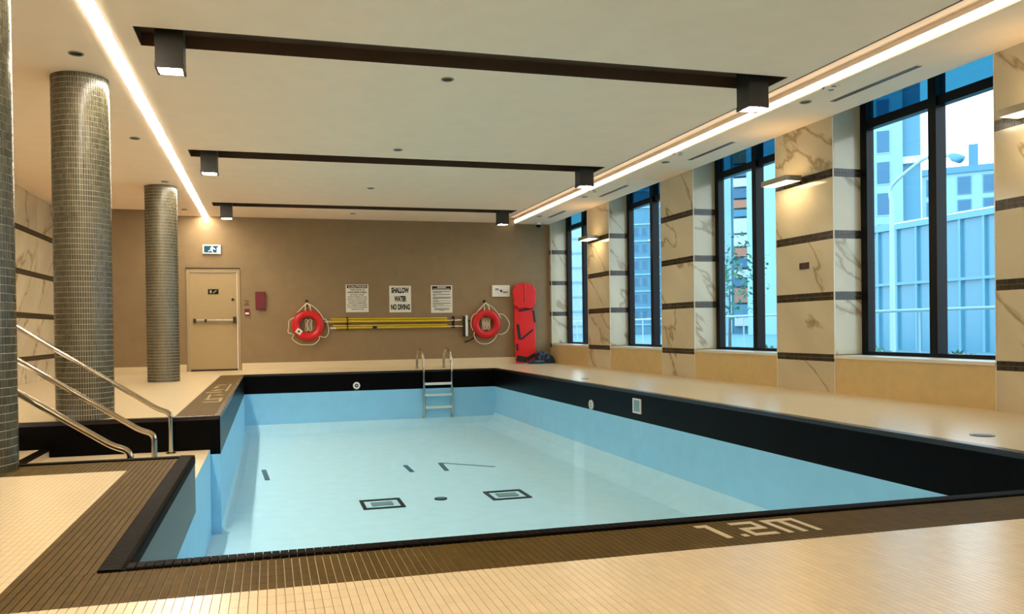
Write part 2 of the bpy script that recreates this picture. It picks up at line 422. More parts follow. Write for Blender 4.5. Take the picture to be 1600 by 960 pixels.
# ------------------------------------------------------------------ pool basin
pool = thing('pool_basin', (2.1, 10.0, ZPF), 'pale blue rectangular pool basin with a black tiled waterline band', 'pool', kind='structure')
T = 0.12
def bwall(x0, x1, y0, y1, axis):
    B(x0, x1, y0, y1, ZBAND, -0.04).build('tile_band', 'band_'+axis, pool, label='black mosaic waterline band')
    B(x0, x1, y0, y1, ZPF-0.1, ZBAND).build('pool_wall', 'pool_blue_shaded', pool)
bwall(PXR, PXR+T, PYN-T, PYF+T, 'YZ'); bwall(PXL, PXR, PYF, PYF+T, 'XZ'); bwall(PXL-T, PXL, GY1+T, PYF+T, 'YZ')
bwall(PXP-T, PXP, PYN-T, GY0-T, 'YZ'); bwall(PXP, PXR, PYN-T, PYN, 'XZ')
bwall(-2.75, PXP, GY0-T, GY0, 'XZ'); bwall(-2.75, PXL, GY1, GY1+T, 'XZ')
B(-0.7, PXR+T, PYN-T, PYF+T, ZPF-0.1, ZPF).build('pool_floor', 'pool_blue', pool)
ch = MB()   # sloped coving where floor meets walls
ch.prism([(PXR, ZPF), (PXR, ZPF+0.26), (PXR-0.10, ZPF+0.10), (PXR-0.32, ZPF+0.002)], lambda a, c: (a, PYN, c), lambda a, c: (a, PYF, c))
ch.prism([(PYF, ZPF), (PYF, ZPF+0.2), (PYF-0.10, ZPF+0.06), (PYF-0.24, ZPF+0.002)], lambda a, c: (PXL, a, c), lambda a, c: (PXR, a, c))
ch.prism([(PXL, ZPF), (PXL, ZPF+0.09), (PXL+0.03, ZPF+0.03), (PXL+0.09, ZPF+0.002)], lambda a, c: (a, GY1, c), lambda a, c: (a, PYF, c))
ch.build('pool_coving', 'pool_blue', pool)
# stairs into the inlet
stp = MB()
stp.box(-2.75, -2.45, GY0, GY1, -0.6, -0.135); stp.box(-2.45, -2.14, GY0, GY1, -0.6, -0.27); stp.box(-2.14, -0.62, GY0, GY1, -0.6, -0.352)
stp.build('stair_treads', 'pool_tread', pool, label='sand coloured stair treads')
ns = MB(); ns.box(-2.22, -2.133, GY0, GY1, -0.285, -0.266); ns.box(-2.53, -2.443, GY0, GY1, -0.15, -0.131); ns.box(-2.83, -2.743, GY0, GY1, -0.02, 0.004)
ns.build('stair_nosing', 'nosing_tile', pool, label='dark stair nosings')
B(-0.70, -0.618, GY0, GY1, ZPF, -0.356).build('landing_wall', 'pool_blue_shaded', pool)
# drains and inlays on the floor
def inlay(name, p, q, w, mat):
    p = np.array(p); q = np.array(q); d = (q-p)/np.linalg.norm(q-p); n = np.array([-d[1], d[0]])*w/2
    MB().prism([tuple(x) for x in (p+n, p-n, q-n, q+n)], lambda x, y: (x, y, ZPF+0.006), lambda x, y: (x, y, ZPF-0.01)).build(name, mat, pool)
inlay('floor_inlay', (-0.118, 12.55), (-0.06, 11.67), 0.07, 'inlay_slate'); inlay('floor_inlay', (2.01, 12.23), (2.02, 11.64), 0.07, 'inlay_slate')
inlay('floor_inlay', (2.575, 12.27), (2.53, 11.57), 0.07, 'inlay_slate'); inlay('floor_line', (2.58, 12.27), (3.30, 11.65), 0.03, 'inlay_slate')
for (xc, yc, wd) in ((1.29, 9.6, 0.50), (2.88, 9.62, 0.50)):
    o = thing('main_drain', (xc, yc, ZPF), 'black framed square drain on the pool floor, %s side of the round drain' % ('stair' if xc < 2 else 'window'), 'drain', 'main drains on the pool floor')
    f = MB(); h = wd/2; g = 0.042
    for r in ((-h,h,-h,-h+g),(-h,h,h-g,h),(-h,-h+g,-h+g,h-g),(h-g,h,-h+g,h-g)): f.box(xc+r[0], xc+r[1], yc+r[2], yc+r[3], ZPF, ZPF+0.014)
    f.build('frame', 'inlay_black', o)
    B(xc-0.13, xc+0.13, yc-0.09, yc+0.09, ZPF, ZPF+0.012).build('grate', 'grate_grey', o)
o = thing('round_drain', (2.03, 9.66, ZPF), 'small round dark drain between the two square drains', 'drain')
MB().cyl((2.03, 9.66, ZPF), 0.08, 0.012, 24).build('ring', 'inlay_black', o); MB().cyl((2.03, 9.66, ZPF), 0.055, 0.016, 24).build('cover', 'inlay_slate', o)
# wall fittings
def ringfit(name, c, axis, label, r=0.075):
    o = thing(name, c, label, 'pool fitting'); c = Vector(c)
    d = Vector((0,-1,0)) if axis == 'y' else Vector((-1,0,0)); a = Vector((1,0,0)) if axis == 'y' else Vector((0,1,0))
    pts = [c+d*0.012+a*(r*0.75*math.cos(t))+Vector((0,0,1))*(r*0.75*math.sin(t)) for t in [2*math.pi*k/24 for k in range(24)]]
    MB().tube(pts, r*0.26, 8, closed=True).build('ring', 'white_plastic', o, smooth=True)
    MB().tube([c, c+d*0.016], r*0.55, 20).build('nozzle', 'frame_black', o)
    MB().tube([c+d*0.016, c+d*0.022], r*0.2, 12).build('jet', 'white_plastic', o)
ringfit('return_jet', (1.764, PYF, -0.29), 'y', 'white round return jet on the black band of the end wall')
ringfit('return_jet', (PXR, 11.4, -0.32), 'x', 'white round return jet on the long black band below the windows')
o = thing('skimmer', (PXR, 9.83, -0.29), 'rectangular skimmer opening with white frame in the black pool band', 'skimmer')
f = MB(); x = PXR-0.015
f.box(x, PXR, 9.71, 9.95, -0.30, -0.278); f.box(x, PXR, 9.71, 9.95, -0.118, -0.10); f.box(x, PXR, 9.71, 9.735, -0.278, -0.118); f.box(x, PXR, 9.925, 9.95, -0.278, -0.118)
f.build('frame', 'white_plastic', o); B(PXR-0.006, PXR, 9.735, 9.925, -0.278, -0.118).build('flap', 'grate_grey', o)
# water
wt = MB(); n = 2
wt.quad((-0.618, GY0, ZW), (PXR, GY0, ZW), (PXR, GY1, ZW), (-0.618, GY1, ZW))
wt.quad((PXP, PYN, ZW), (PXR, PYN, ZW), (PXR, GY0, ZW), (PXP, GY0, ZW)); wt.quad((PXL, GY1, ZW), (PXR, GY1, ZW), (PXR, PYF, ZW), (PXL, PYF, ZW))
wt.build('pool_water', 'water', label='still clear blue water filling the pool', cat='water', kind='stuff')
# deck drains
for (x, y, r, lb) in ((5.28, 4.9, 0.085, 'round dark deck drain on the window side, beside the wide glare'), (5.19, 12.6, 0.07, 'round deck drain on the window side opposite the return jet')):
    o = thing('deck_drain', (x, y, 0), lb, 'drain'); MB().cyl((x, y, 0), r, 0.004, 24).build('rim', 'dark_metal', o); MB().cyl((x, y, 0.004), r*0.75, 0.002, 24).build('grate', 'frame_black', o)

# ------------------------------------------------------------------ ceiling
ce = MB(); TOP = ZC+0.28
X0, X1 = -1.30, 5.543
CHN = [(7.36, 7.84), (12.13, 12.60), (16.94, 17.40)]; CX0, CX1 = -1.10, 5.40
def slab(x0, x1, y0, y1, z=ZC): ce.box(x0, x1, y0, y1, z, TOP)
slab(XL, -1.43, YB, YF+0.1)
ys = [YB]
for a, b in CHN:
    slab(X0, X1, ys[-1], a); slab(X0, CX0, a, b); slab(CX1, X1, a, b); ys.append(b)
slab(X0, X1, ys[-1], YF+0.1)
slab(-1.43, X0, YB, YF+0.1, ZC+0.05)
slab(X1, 5.99, YB, YF+0.1, ZC+0.13)
slab(5.99, XR, YB, YF+0.1, ZS)
ceil = ce.build('ceiling', 'ceiling_paint', kind='structure', label='white painted ceiling with dark cross channels', cat='ceiling')
for a, b in CHN:
    c = MB(); d = 0.12; e = 0.006
    c.box(CX0, CX1, a, b, ZC+d, ZC+d+e); c.box(CX0, CX1, a, a+e, ZC, ZC+d); c.box(CX0, CX1, b-e, b, ZC, ZC+d)
    c.box(CX0, CX0+e, a+e, b-e, ZC, ZC+d); c.box(CX1-e, CX1, a+e, b-e, ZC, ZC+d)
    c.build('ceiling_channel', 'channel_brown', ceil, label='dark brown recessed channel across the ceiling')
B(X1-0.012, X1+0.003, YB, YF, ZC-0.004, ZC+0.03).build('cove_edge_trim', 'channel_brown', ceil)
def facepanel(): pass
# linear lights
o = thing('linear_ceiling_light', (-1.365, 8.0, ZC), 'bright white continuous strip light in the ceiling beside the mosaic columns', 'light')
B(-1.425, -1.305, YB+0.05, YF-0.02, ZC-0.005, ZC+0.03).build('diffuser', 'led_diffuser', o)
B(-1.43, -1.425, YB+0.05, YF-0.02, ZC-0.002, ZC+0.045).build('housing_edge', 'white_plastic', o); B(-1.305, -1.30, YB+0.05, YF-0.02, ZC-0.002, ZC+0.045).build('housing_edge', 'white_plastic', o)
o = thing('cove_light', (5.97, 8.0, ZS), 'pinkish white strip light along the cove above the windows', 'light')
B(5.972, 5.988, YB+0.05, YF-0.02, ZC-0.002, ZC+0.07).build('diffuser', 'led_cove', o)
B(5.972, 5.988, YB+0.05, YF-0.02, ZC+0.07, ZC+0.085).build('housing_edge', 'white_plastic', o)
# box lamps hanging in the channels
for i, (a, b) in enumerate(CHN):
    for j, xc in enumerate((-0.82, 5.12)):
        yc = a+0.235; s = 0.118; zb = 3.222
        o = thing('box_downlight', (xc, yc, zb), 'black square downlight hanging at the %s end of the %s dark ceiling channel' % (('column-side', 'window-side')[j], ('outermost', 'middle', 'end-wall')[i]), 'light', 'black box downlights in the ceiling channels')
        sh = MB(); t = 0.012
        sh.box(xc-s, xc+s, yc-s, yc-s+t, zb, ZC+0.12); sh.box(xc-s, xc+s, yc+s-t, yc+s, zb, ZC+0.12); sh.box(xc-s, xc-s+t, yc-s+t, yc+s-t, zb, ZC+0.12); sh.box(xc+s-t, xc+s, yc-s+t, yc+s-t, zb, ZC+0.12)
        sh.box(xc-s+t, xc+s-t, yc-s+t, yc+s-t, zb+0.03, zb+0.05)
        sh.build('housing', 'lamp_black', o)
        rim = MB(); 
        for r in ((-s-.004,s+.004,-s-.004,-s+.016),(-s-.004,s+.004,s-.016,s+.004),(-s-.004,-s+.016,-s+.016,s-.016),(s-.016,s+.004,-s+.016,s-.016)): rim.box(xc+r[0], xc+r[1], yc+r[2], yc+r[3], zb-0.004, zb+0.035)
        rim.build('rim', 'lamp_black', o)
        k = s*0.86; pts = [(xc+k*(abs(math.cos(t))**0.45)*math.copysign(1, math.cos(t)), yc+k*(abs(math.sin(t))**0.45)*math.copysign(1, math.sin(t))) for t in [2*math.pi*q/28 for q in range(28)]]
        MB().prism(pts, lambda x, y: (x, y, zb+0.008), lambda x, y: (x, y, zb+0.028)).build('lens', 'lamp_lens', o)
# recessed downlights (off)
def downlight(x, y, z, lb, grp):
    o = thing('recessed_downlight', (x, y, z), lb, 'light', grp); r = 0.062
    pts = [(x+r*math.cos(2*math.pi*k/24), y+r*math.sin(2*math.pi*k/24), z-0.003) for k in range(24)]
    MB().tube(pts, 0.008, 6, closed=True).build('ring', 'brushed_metal', o, smooth=True)
    MB().cyl((x, y, z-0.004), r-0.004, 0.003, 24).build('lens', 'frame_black', o)
PLC = ('just past the outermost dark channel', 'just before the middle dark channel', 'between the middle and end-wall channels', 'between the last channel and end wall')
for y, q in zip((8.19, 11.56, 14.75, 18.0), PLC):
    downlight(-1.72, y, ZC, 'dark recessed downlight over the column row, '+q, 'recessed downlights over the columns')
for y, q in zip((8.2, 11.55, 14.76, 18.0), PLC):
    downlight(1.86, y, ZC, 'dark recessed downlight over mid pool, '+q, 'recessed downlights over the pool')
WPL = ('widest-seen window with the street lamp', 'window showing the balcony tower', 'window between the plain and sconce piers', 'window in the end-wall corner')
for y, q in zip((8.07, 11.49, 14.85, 17.6), WPL):
    downlight(6.15, y, ZS, 'recessed downlight in the soffit by the '+q, 'recessed downlights in the window soffit')
for (y0, y1), q in zip(((6.67, 8.0), (10.02, 11.29), (13.5, 14.79), (16.7, 17.8)), WPL):
    o = thing('slot_diffuser', (6.45, (y0+y1)/2, ZS), 'black two-slot air diffuser above the '+q, 'air vent', 'air diffusers in the window soffit')
    f = MB(); f.box(6.405, 6.495, y0, y1, ZS-0.004, ZS); f.build('frame', 'ceiling_paint', o)
    for x in (6.418, 6.458): B(x, x+0.026, y0+0.02, y1-0.02, ZS-0.007, ZS-0.003).build('slot', 'frame_black', o)
for y, q in zip((7.53, 10.9, 14.2), WPL):
    o = thing('ceiling_speaker', (6.06, y, ZS), 'round white ceiling speaker above the '+q, 'speaker', 'ceiling speakers in the window soffit')
    MB().cyl((6.06, y, ZS-0.006), 0.10, 0.006, 28).build('body', 'ceiling_paint', o)
    for q in (0.4, 2.4, 4.2):
        pts = [(6.06+0.075*math.cos(q+t), y+0.075*math.sin(q+t), ZS-0.008) for t in (0, .25, .5, .75)]
        MB().tube(pts, 0.006, 6).build('slot', 'dark_metal', o)
o = thing('dome_camera', (6.52, 18.75, ZS), 'small white dome camera under the soffit in the corner', 'camera')
MB().tube([(6.52, 18.75, ZS), (6.52, 18.75, ZS-0.05)], 0.075, 20).build('base', 'white_plastic', o, smooth=True)
MB().tube([(6.52, 18.75, ZS-0.05), (6.52, 18.74, ZS-0.08), (6.52, 18.73, ZS-0.105), (6.52, 18.73, ZS-0.118)], [0.066, 0.06, 0.042, 0.012], 20).build('dome', 'frame_black', o, smooth=True)
B(2.9, 3.4, 17.9, 18.5, ZC-0.004, ZC).build('access_panel', 'ceiling_paint', ceil)

# ------------------------------------------------------------------ right wall with piers, windows
wr = thing('wall_right', (7.15, 8.0, 0), 'marble clad window wall with dark mosaic bands', 'wall', kind='structure')
XG = 7.345
BANDS = [(0.395, 0.49), (1.177, 1.285), (1.955, 2.06), (2.735, 2.84)]
def mosaic_band(parent, axis, c, a0, a1, z0, z1, sgn=-1):
    """two rows of upright dark tiles on a plane; axis 'x' means the plane x=c"""
    def P(a, d, z): return (c+sgn*d, a, z) if axis == 'x' else (a, c+sgn*d, z)
    def bx(mb, a, b, d0, d1, z, w):
        p = P(a, d0, z); q = P(b, d1, w); mb.box(min(p[0],q[0]), max(p[0],q[0]), min(p[1],q[1]), max(p[1],q[1]), z, w)
    bk = MB(); bx(bk, a0, a1, -0.02, -0.004, z0, z1); o = bk.build('mosaic_band', 'grout_sand', parent)
    n = max(1, round((a1-a0)/0.0245)); w = (a1-a0)/n; t = MB(); h = (z1-z0)/2
    for i in range(n):
        for k in range(2):
            bx(t, a0+i*w+0.0016, a0+(i+1)*w-0.0016, -0.004, 0.0005, z0+k*h+0.002, z0+(k+1)*h-0.002)
    t.build('mosaic_tiles', 'mosaic_dark', o, kind='stuff')
def clad(parent, axis, c, a0, a1, zlo, sgn=-1, top=ZC, mat='marble'):
    lv = [z for b in BANDS for z in b]; z = 0.0; segs = []
    for b in BANDS: segs.append((z, b[0])); z = b[1]
    segs.append((z, top))
    for z0, z1 in segs:
        z0 = max(z0, zlo)
        if z1-z0 < 0.05: continue
        if axis == 'x': q = B(min(c, c-sgn*0.02), max(c, c-sgn*0.02), a0, a1, z0, z1)
        else: q = B(a0, a1, min(c, c-sgn*0.02), max(c, c-sgn*0.02), z0, z1)
        q.build('marble_panel', mat, parent)
    for b in BANDS:
        if b[0] > zlo-0.02: mosaic_band(parent, axis, c, a0, a1, b[0], b[1], sgn)
PIERS = [(-3.0, -0.60), (1.65, 2.82), (5.06, 6.235), (8.534, 9.707), (11.944, 13.088), (15.354, 16.525), (18.892, 19.12)]
for i, (a, b) in enumerate(PIERS):
    B(XR+0.02, XG+0.12, a+0.02, b-(0.0 if b > 19 else 0.02), 0, TOP).build('pier', 'side_paint', wr)
    if b > 4.9: clad(wr, 'x', XR, a, b, 0.0, top=ZS+0.02)
    if b > 4.9: clad(wr, 'y', a, XR+0.02, XG-0.04, 0.49, top=TOP)
    if b > 4.9 and b < 19: B(XR+0.02, XG-0.04, b-0.02, b, 0.49, TOP).build('marble_panel', 'marble', wr)
    if b < 4.9: B(XR, XR+0.02, a, b, 0, ZS+0.02).build('marble_panel', 'marble', wr)
    if b > 4.9:
        B(XR-0.004, XR+0.006, a-0.004, a+0.006, 0.0, ZS).build('corner_trim', 'edge_trim', wr)
        if b < 19: B(XR-0.004, XR+0.006, b-0.006, b+0.004, 0.0, ZS).build('corner_trim', 'edge_trim', wr)
WINS = [(PIERS[i][1], PIERS[i+1][0]) for i in range(len(PIERS)-1)]
for i, (a, b) in enumerate(WINS):
    B(XR+0.02, XG+0.12, a, b, 0, 0.44).build('parapet', 'side_paint', wr)
    B(XR, XR+0.02, a, b, 0, 0.44).build('stone_panel', 'stone_sand', wr)
    B(XR-0.015, XG-0.02, a, b, 0.44, 0.476).build('window_sill', 'sill_stone', wr)
    B(XR+0.02, XG+0.12, a, b, TOP-0.02, TOP+0.04).build('lintel', 'side_paint', wr)
    w = thing('window_%d' % (len(WINS)-i), (XG, (a+b)/2, 0.476), 'black framed window between marble piers', 'window', kind='structure')
    z0 = 0.476; zt = TOP-0.02; fx0, fx1 = XG-0.04, XG+0.07; e = 0.09
    B(fx0, fx1, b-e, b, z0, zt).build('jamb', 'frame_black', w); B(fx0, fx1, a, a+e, z0, zt).build('jamb', 'frame_black', w)
    B(fx0, fx1, a+e, b-e, z0, z0+0.045).build('bottom_rail', 'frame_black', w); B(fx0, fx1, a+e, b-e, zt-0.05, zt).build('head_rail', 'frame_black', w)
    ym = b-1.16; B(fx0-0.03, fx1, ym-0.055, ym+0.055, z0+0.045, zt-0.05).build('mullion', 'frame_black', w)
    B(fx0+0.001, fx1, b-e-0.02, b-e, z0+0.045, zt-0.05).build('jamb_bead', 'frame_black', w)
    for (p, q) in ((a+e, ym-0.055), (ym+0.055, b-e-0.02)):
        B(fx0, fx1, p, q, 3.32, 3.43).build('transom', 'frame_black', w)
        MB().quad((XG, p, z0+0.045), (XG, q, z0+0.045), (XG, q, 3.32), (XG, p, 3.32)).build('pane', 'glass', w)
        B(XG, XG+0.012, p, q, 3.43, zt-0.05).build('spandrel_pane', 'spandrel_glass', w, label='deep blue tinted top pane')
# wall signs and sconces on the piers
o = thing('wall_plate', (XR, 9.1, 1.6), 'small brown sign plate on the marble pier beside the widest window', 'sign')
B(XR-0.008, XR, 9.01, 9.20, 1.61, 1.695).build('plate', 'dark_plate', o)
B(XR-0.0095, XR-0.008, 9.06, 9.15, 1.635, 1.668).build('print', 'maroon', o)
def sconce(yc, lb):
    o = thing('wall_sconce', (XR, yc, 2.76), lb, 'light', 'wall sconces on the piers')
    B(XR-0.03, XR, yc-0.09, yc+0.09, 2.76, 2.83).build('bracket', 'brushed_metal', o)
    B(XR-0.30, XR-0.03, yc-0.03, yc+0.03, 2.775, 2.815).build('arm', 'brushed_metal', o)
    f = MB(); x0, x1, y0, y1 = XR-0.34, XR-0.10, yc-0.27, yc+0.27
    f.box(x0, x1, y0, y0+0.012, 2.765, 2.835); f.box(x0, x1, y1-0.012, y1, 2.765, 2.835); f.box(x0, x0+0.012, y0+.012, y1-.012, 2.765, 2.835); f.box(x1-0.012, x1, y0+.012, y1-.012, 2.765, 2.835)
    f.box(x0+.012, x1-.012, y0+.012, y1-.012, 2.795, 2.805)
    f.build('housing', 'brushed_metal', o)
    B(x0+.014, x1-.014, y0+.014, y1-.014, 2.772, 2.790).build('lower_lens', 'sconce_lens', o); B(x0+.014, x1-.014, y0+.014, y1-.014, 2.810, 2.828).build('upper_lens', 'sconce_up_lens', o)
sconce(9.28, 'brushed metal wall sconce on the pier that also bears a brown plate')
sconce(15.95, 'brushed metal wall sconce on the pier closest to the end wall')
sconce(5.62, 'brushed metal wall sconce on the pier at the edge of the widest window')

# ------------------------------------------------------------------ other walls
wl = thing('wall_left', (XL-0.1, 8.0, 0), 'marble clad wall with dark mosaic bands behind the columns', 'wall', kind='structure')
B(XL-0.2, XL-0.02, YB, YJ, 0, TOP).build('wall_core', 'side_paint', wl)
yy = 4.0
while yy < YJ-0.1:
    y2 = min(yy+1.42, YJ); clad(wl, 'x', XL, yy, y2, 0.0, sgn=1, top=ZC); yy = y2
B(XL-0.02, XL, YB, 4.0, 0, ZC).build('marble_panel', 'marble', wl)
wb = MB(); wb.box(XJ, -1.80, YF, YF+0.2, 0, TOP); wb.box(-1.80, -0.64, YF, YF+0.2, 2.335, TOP); wb.box(-0.64, XR+0.02, YF, YF+0.2, 0, TOP)
B(XL-0.2, XJ, YJ, YF+0.2, 0, TOP).build('wall_alcove', 'back_plaster', kind='structure', label='taupe wall return beside the column by the door', cat='wall')
wall_back = wb.build('wall_back', 'back_plaster', kind='structure', label='taupe textured end wall', cat='wall')
bb = MB(); bb.box(-0.62, XR, YF-0.012, YF, 0, 0.161); bb.box(XJ, -1.82, YF-0.012, YF, 0, 0.161); bb.box(XL, XJ, YJ-0.012, YJ, 0, 0.161); bb.box(XJ, XJ+0.012, YJ, YF-0.012, 0, 0.161)
bb.build('baseboard_back', 'base_stone', kind='structure', label='pale stone skirting along the end wall', cat='baseboard')
B(XL-0.2, XG+0.1, YB-0.2, YB, 0, TOP).build('wall_front', 'side_paint', kind='structure', label='plain wall behind the viewer', cat='wall')

# ------------------------------------------------------------------ columns
def column(xc, yc, lb, near):
    r = 0.276; o = thing('mosaic_column', (xc, yc, 0), lb, 'column', 'round mosaic columns')
    MB().cyl((xc, yc, 0), r-0.005, ZC, 75).build('core', 'grout_pale', o, smooth=True)
    n = 75; rows = 65; hh = ZC/rows; w = 2*math.pi*r/n-0.0048; h = hh-0.0056; t = 0.006
    cells = []
    for k in range(rows):
        for i in range(n):
            a = 2*math.pi*(i+0.5)/n; nx, ny = math.cos(a), math.sin(a)
            p = (xc+nx*r, yc+ny*r, (k+0.5)*hh); u, v, d = proj(p)
            facing = -(nx*(p[0])+ny*(p[1])) / math.hypot(p[0], p[1])
            vis = facing > 0.1 and -4 < u < 1604 and 0 < v < 960
            cells.append((0 if vis else 1, -facing, a, p))
    parts = []
    if near: cells.sort(key=lambda c: (c[0], c[1])); parts = cells[:300]; cells = cells[300:]
    if parts:
        b = MB(); b.box(-t, 0, -w/2, w/2, -h/2, h/2); me = b.mesh(); me.materials.append(MAT['mosaic_grey']); me.name = 'tile'
        for c in parts: place('tile', me, c[3], o, c[2])
    b = MB(); 
    for c in cells:
        a = c[2]; nx, ny = math.cos(a), math.sin(a); p = c[3]; q = len(b.v)
        for (s, z) in ((-1,-1),(1,-1),(1,1),(-1,1)):
            x = p[0]-ny*w/2*s; y = p[1]+nx*w/2*s; b.v.append((x, y, p[2]+z*h/2)); 
        for (s, z) in ((-1,-1),(1,-1),(1,1),(-1,1)):
            x = p[0]-ny*w/2*s-nx*t; y = p[1]+nx*w/2*s-ny*t; b.v.append((x, y, p[2]+z*h/2))
        b.f += [(q,q+1,q+2,q+3),(q,q+4,q+5,q+1),(q+1,q+5,q+6,q+2),(q+2,q+6,q+7,q+3),(q+3,q+7,q+4,q)]
    me = bpy.data.meshes.new('mosaic_tiles'); off = ORG[o.name]
    me.from_pydata([(x-off[0], y-off[1], z-off[2]) for x, y, z in b.v], [], b.f); me.materials.append(MAT['mosaic_grey'])
    s = bpy.data.objects.new('mosaic_tiles', me); COL.objects.link(s); s.parent = o; s['kind'] = 'stuff'
column(-1.86, 5.70, 'round grey mosaic column standing at the corner of the brown coping', True)
column(-1.86, 9.01, 'round grey mosaic column on the deck beside the stair handrails', False)
column(-1.86, 15.32, 'round grey mosaic column beside the exit door', False)

# ------------------------------------------------------------------ stair handrails and ladder
def flange(o, x, y, z):
    MB().tube([(x, y, z), (x, y, z+0.008), (x, y, z+0.018)], [0.05, 0.05, 0.03], 20).build('flange', 'steel', o, smooth=True)
for (y, zo, lb) in ((8.58, 0.085, 'steel stair handrail along the black face of the raised-looking far deck'), (7.40, 0.015, 'middle steel stair handrail of the three at the pool steps'), (6.17, 0.045, 'steel stair handrail close behind the brown coping corner')):
    xb = -0.985; o = thing('handrail', (xb, y, -0.352), lb, 'handrail', 'steel handrails at the pool steps')
    sl = 0.68; xt = -2.62
    pts = [(xb, y, -0.352), (xb, y, zo-0.02), (-1.10, y, zo+0.02), (xt, y, zo+(-1.1-xt)*sl), (-3.05, y, zo+(-1.1-xt)*sl), (-3.05, y, 0.0)]
    MB().tube(roundbend(pts, 0.11, 8), 0.024, 14).build('rail', 'steel', o, smooth=True)
    flange(o, xb, y, -0.352); flange(o, -3.05, y, 0.0)
o = thing('pool_ladder', (3.5, PYF, -1.0), 'stainless steel pool ladder with three treads at the end wall', 'ladder')
for x in (3.20, 3.815):
    yw = PYF-0.09
    pts = [(x, 17.62, 0.0), (x, 17.62, 0.34), (x, 17.30, 0.47), (x, 16.98, 0.40), (x, yw, 0.10), (x, yw, -0.86), (x, yw+0.0, -0.97), (x, PYF, -1.02)]
    MB().tube(roundbend(pts, 0.16, 6), 0.028, 14).build('rail', 'steel', o, smooth=True)
    flange(o, x, 17.62, 0.0)
for z in (-0.29, -0.53, -0.80):
    f = MB(); f.box(3.22, 3.80, PYF-0.14, PYF-0.05, z-0.03, z+0.02); f.build('tread', 'white_plastic', o, bevel=0.008)

# ------------------------------------------------------------------ end wall: door, signs, rescue gear
dr = thing('door_1', (-1.22, YF, 0), 'beige metal exit door with a panic bar', 'door', kind='structure')
f = MB(); f.box(-1.80, -1.735, YF-0.03, YF+0.12, 0, 2.335); f.box(-0.705, -0.64, YF-0.03, YF+0.12, 0, 2.335); f.box(-1.735, -0.705, YF-0.03, YF+0.12, 2.25, 2.335)
f.build('door_frame', 'door_paint', dr, bevel=0.004)
B(-1.81, -0.63, YF-0.045, YF-0.0, 2.325, 2.35).build('frame_cap', 'dark_metal', dr)
B(-1.73, -0.71, YF+0.005, YF+0.05, 0.04, 2.245).build('door_leaf', 'door_paint', dr)
B(-1.73, -0.71, YF-0.002, YF+0.05, 0.0, 0.04).build('threshold', 'dark_metal', dr)
pb = B(-1.64, -0.76, YF-0.065, YF-0.03, 1.125, 1.175).build('panic_bar', 'brushed_metal', dr, bevel=0.006)
B(-1.66, -1.60, YF-0.08, YF+0.005, 1.10, 1.19).build('bar_end', 'dark_metal', dr); B(-0.80, -0.735, YF-0.09, YF+0.005, 1.08, 1.23).build('latch_case', 'dark_metal', dr)
B(-1.42, -1.37, YF-0.08, YF-0.025, 1.115, 1.18).build('bar_joint', 'dark_metal', dr)
MB().tube([(-0.80, YF+0.006, 1.625), (-0.80, YF-0.02, 1.625)], 0.032, 16).build('lock_cylinder', 'dark_metal', dr)
pl = B(-1.34, -1.11, YF-0.003, YF+0.006, 1.75, 1.865).build('sign_plate', 'frame_black', dr)
B(-1.30, -1.26, YF-0.005, YF-0.003, 1.775, 1.84).build('print', 'brushed_metal', pl); MB().prism([(-1.24, 1.775), (-1.17, 1.84), (-1.14, 1.84), (-1.21, 1.775)], lambda a, c: (a, YF-0.005, c), lambda a, c: (a, YF-0.003, c)).build('print', 'brushed_metal', pl)
ex = thing('exit_sign', (-1.24, YF, 2.67), 'teal running figure exit sign in a white case above the door', 'sign')
B(-1.435, -1.045, YF-0.06, YF, 2.665, 2.872).build('case', 'white_plastic', ex, bevel=0.006)
B(-1.405, -1.075, YF-0.063, YF-0.058, 2.693, 2.845).build('panel', 'exit_teal', ex)
g = MB(); F0 = lambda a, c: (a, YF-0.066, c); F1 = lambda a, c: (a, YF-0.063, c)
g.prism([(-1.13, 2.693), (-1.08, 2.693), (-1.08, 2.845), (-1.13, 2.80)], F0, F1)
g.prism([(-1.245, 2.84), (-1.215, 2.84), (-1.205, 2.82), (-1.225, 2.805), (-1.25, 2.815)], F0, F1)
g.prism([(-1.27, 2.80), (-1.19, 2.805), (-1.15, 2.76), (-1.165, 2.75), (-1.20, 2.775), (-1.225, 2.745), (-1.20, 2.70), (-1.225, 2.697), (-1.25, 2.74), (-1.31, 2.715), (-1.315, 2.73), (-1.27, 2.755), (-1.245, 2.785), (-1.28, 2.78)], F0, F1)
g.build('pictogram', 'exit_white', ex)
o = thing('alarm_box', (-0.19, YF, 1.39), 'dark red wall box beside the exit door', 'box'); B(-0.30, -0.08, YF-0.09, YF, 1.39, 1.80).build('case', 'maroon', o, bevel=0.006); B(-0.285, -0.095, YF-0.095, YF-0.09, 1.405, 1.785).build('cover', 'maroon', o)
o = thing('pull_station', (-0.49, YF, 1.25), 'small dark red pull station with a white handle beside the door', 'alarm'); B(-0.545, -0.435, YF-0.05, YF, 1.26, 1.41).build('case', 'maroon', o, bevel=0.005); B(-0.53, -0.45, YF-0.058, YF-0.05, 1.285, 1.325).build('handle', 'white_plastic', o)
o = thing('notice_strip', (-0.49, YF, 1.5), 'tiny two-line notice above the red pull station', 'sign'); B(-0.56, -0.43, YF-0.004, YF, 1.46, 1.62).build('backing', 'back_plaster', o)
for z, w in ((1.585, .11), (1.545, .03), (1.52, .09), (1.49, .11)): B(-0.495-w/2, -0.495+w/2, YF-0.006, YF-0.004, z, z+0.014).build('print_line', 'print_black', o)

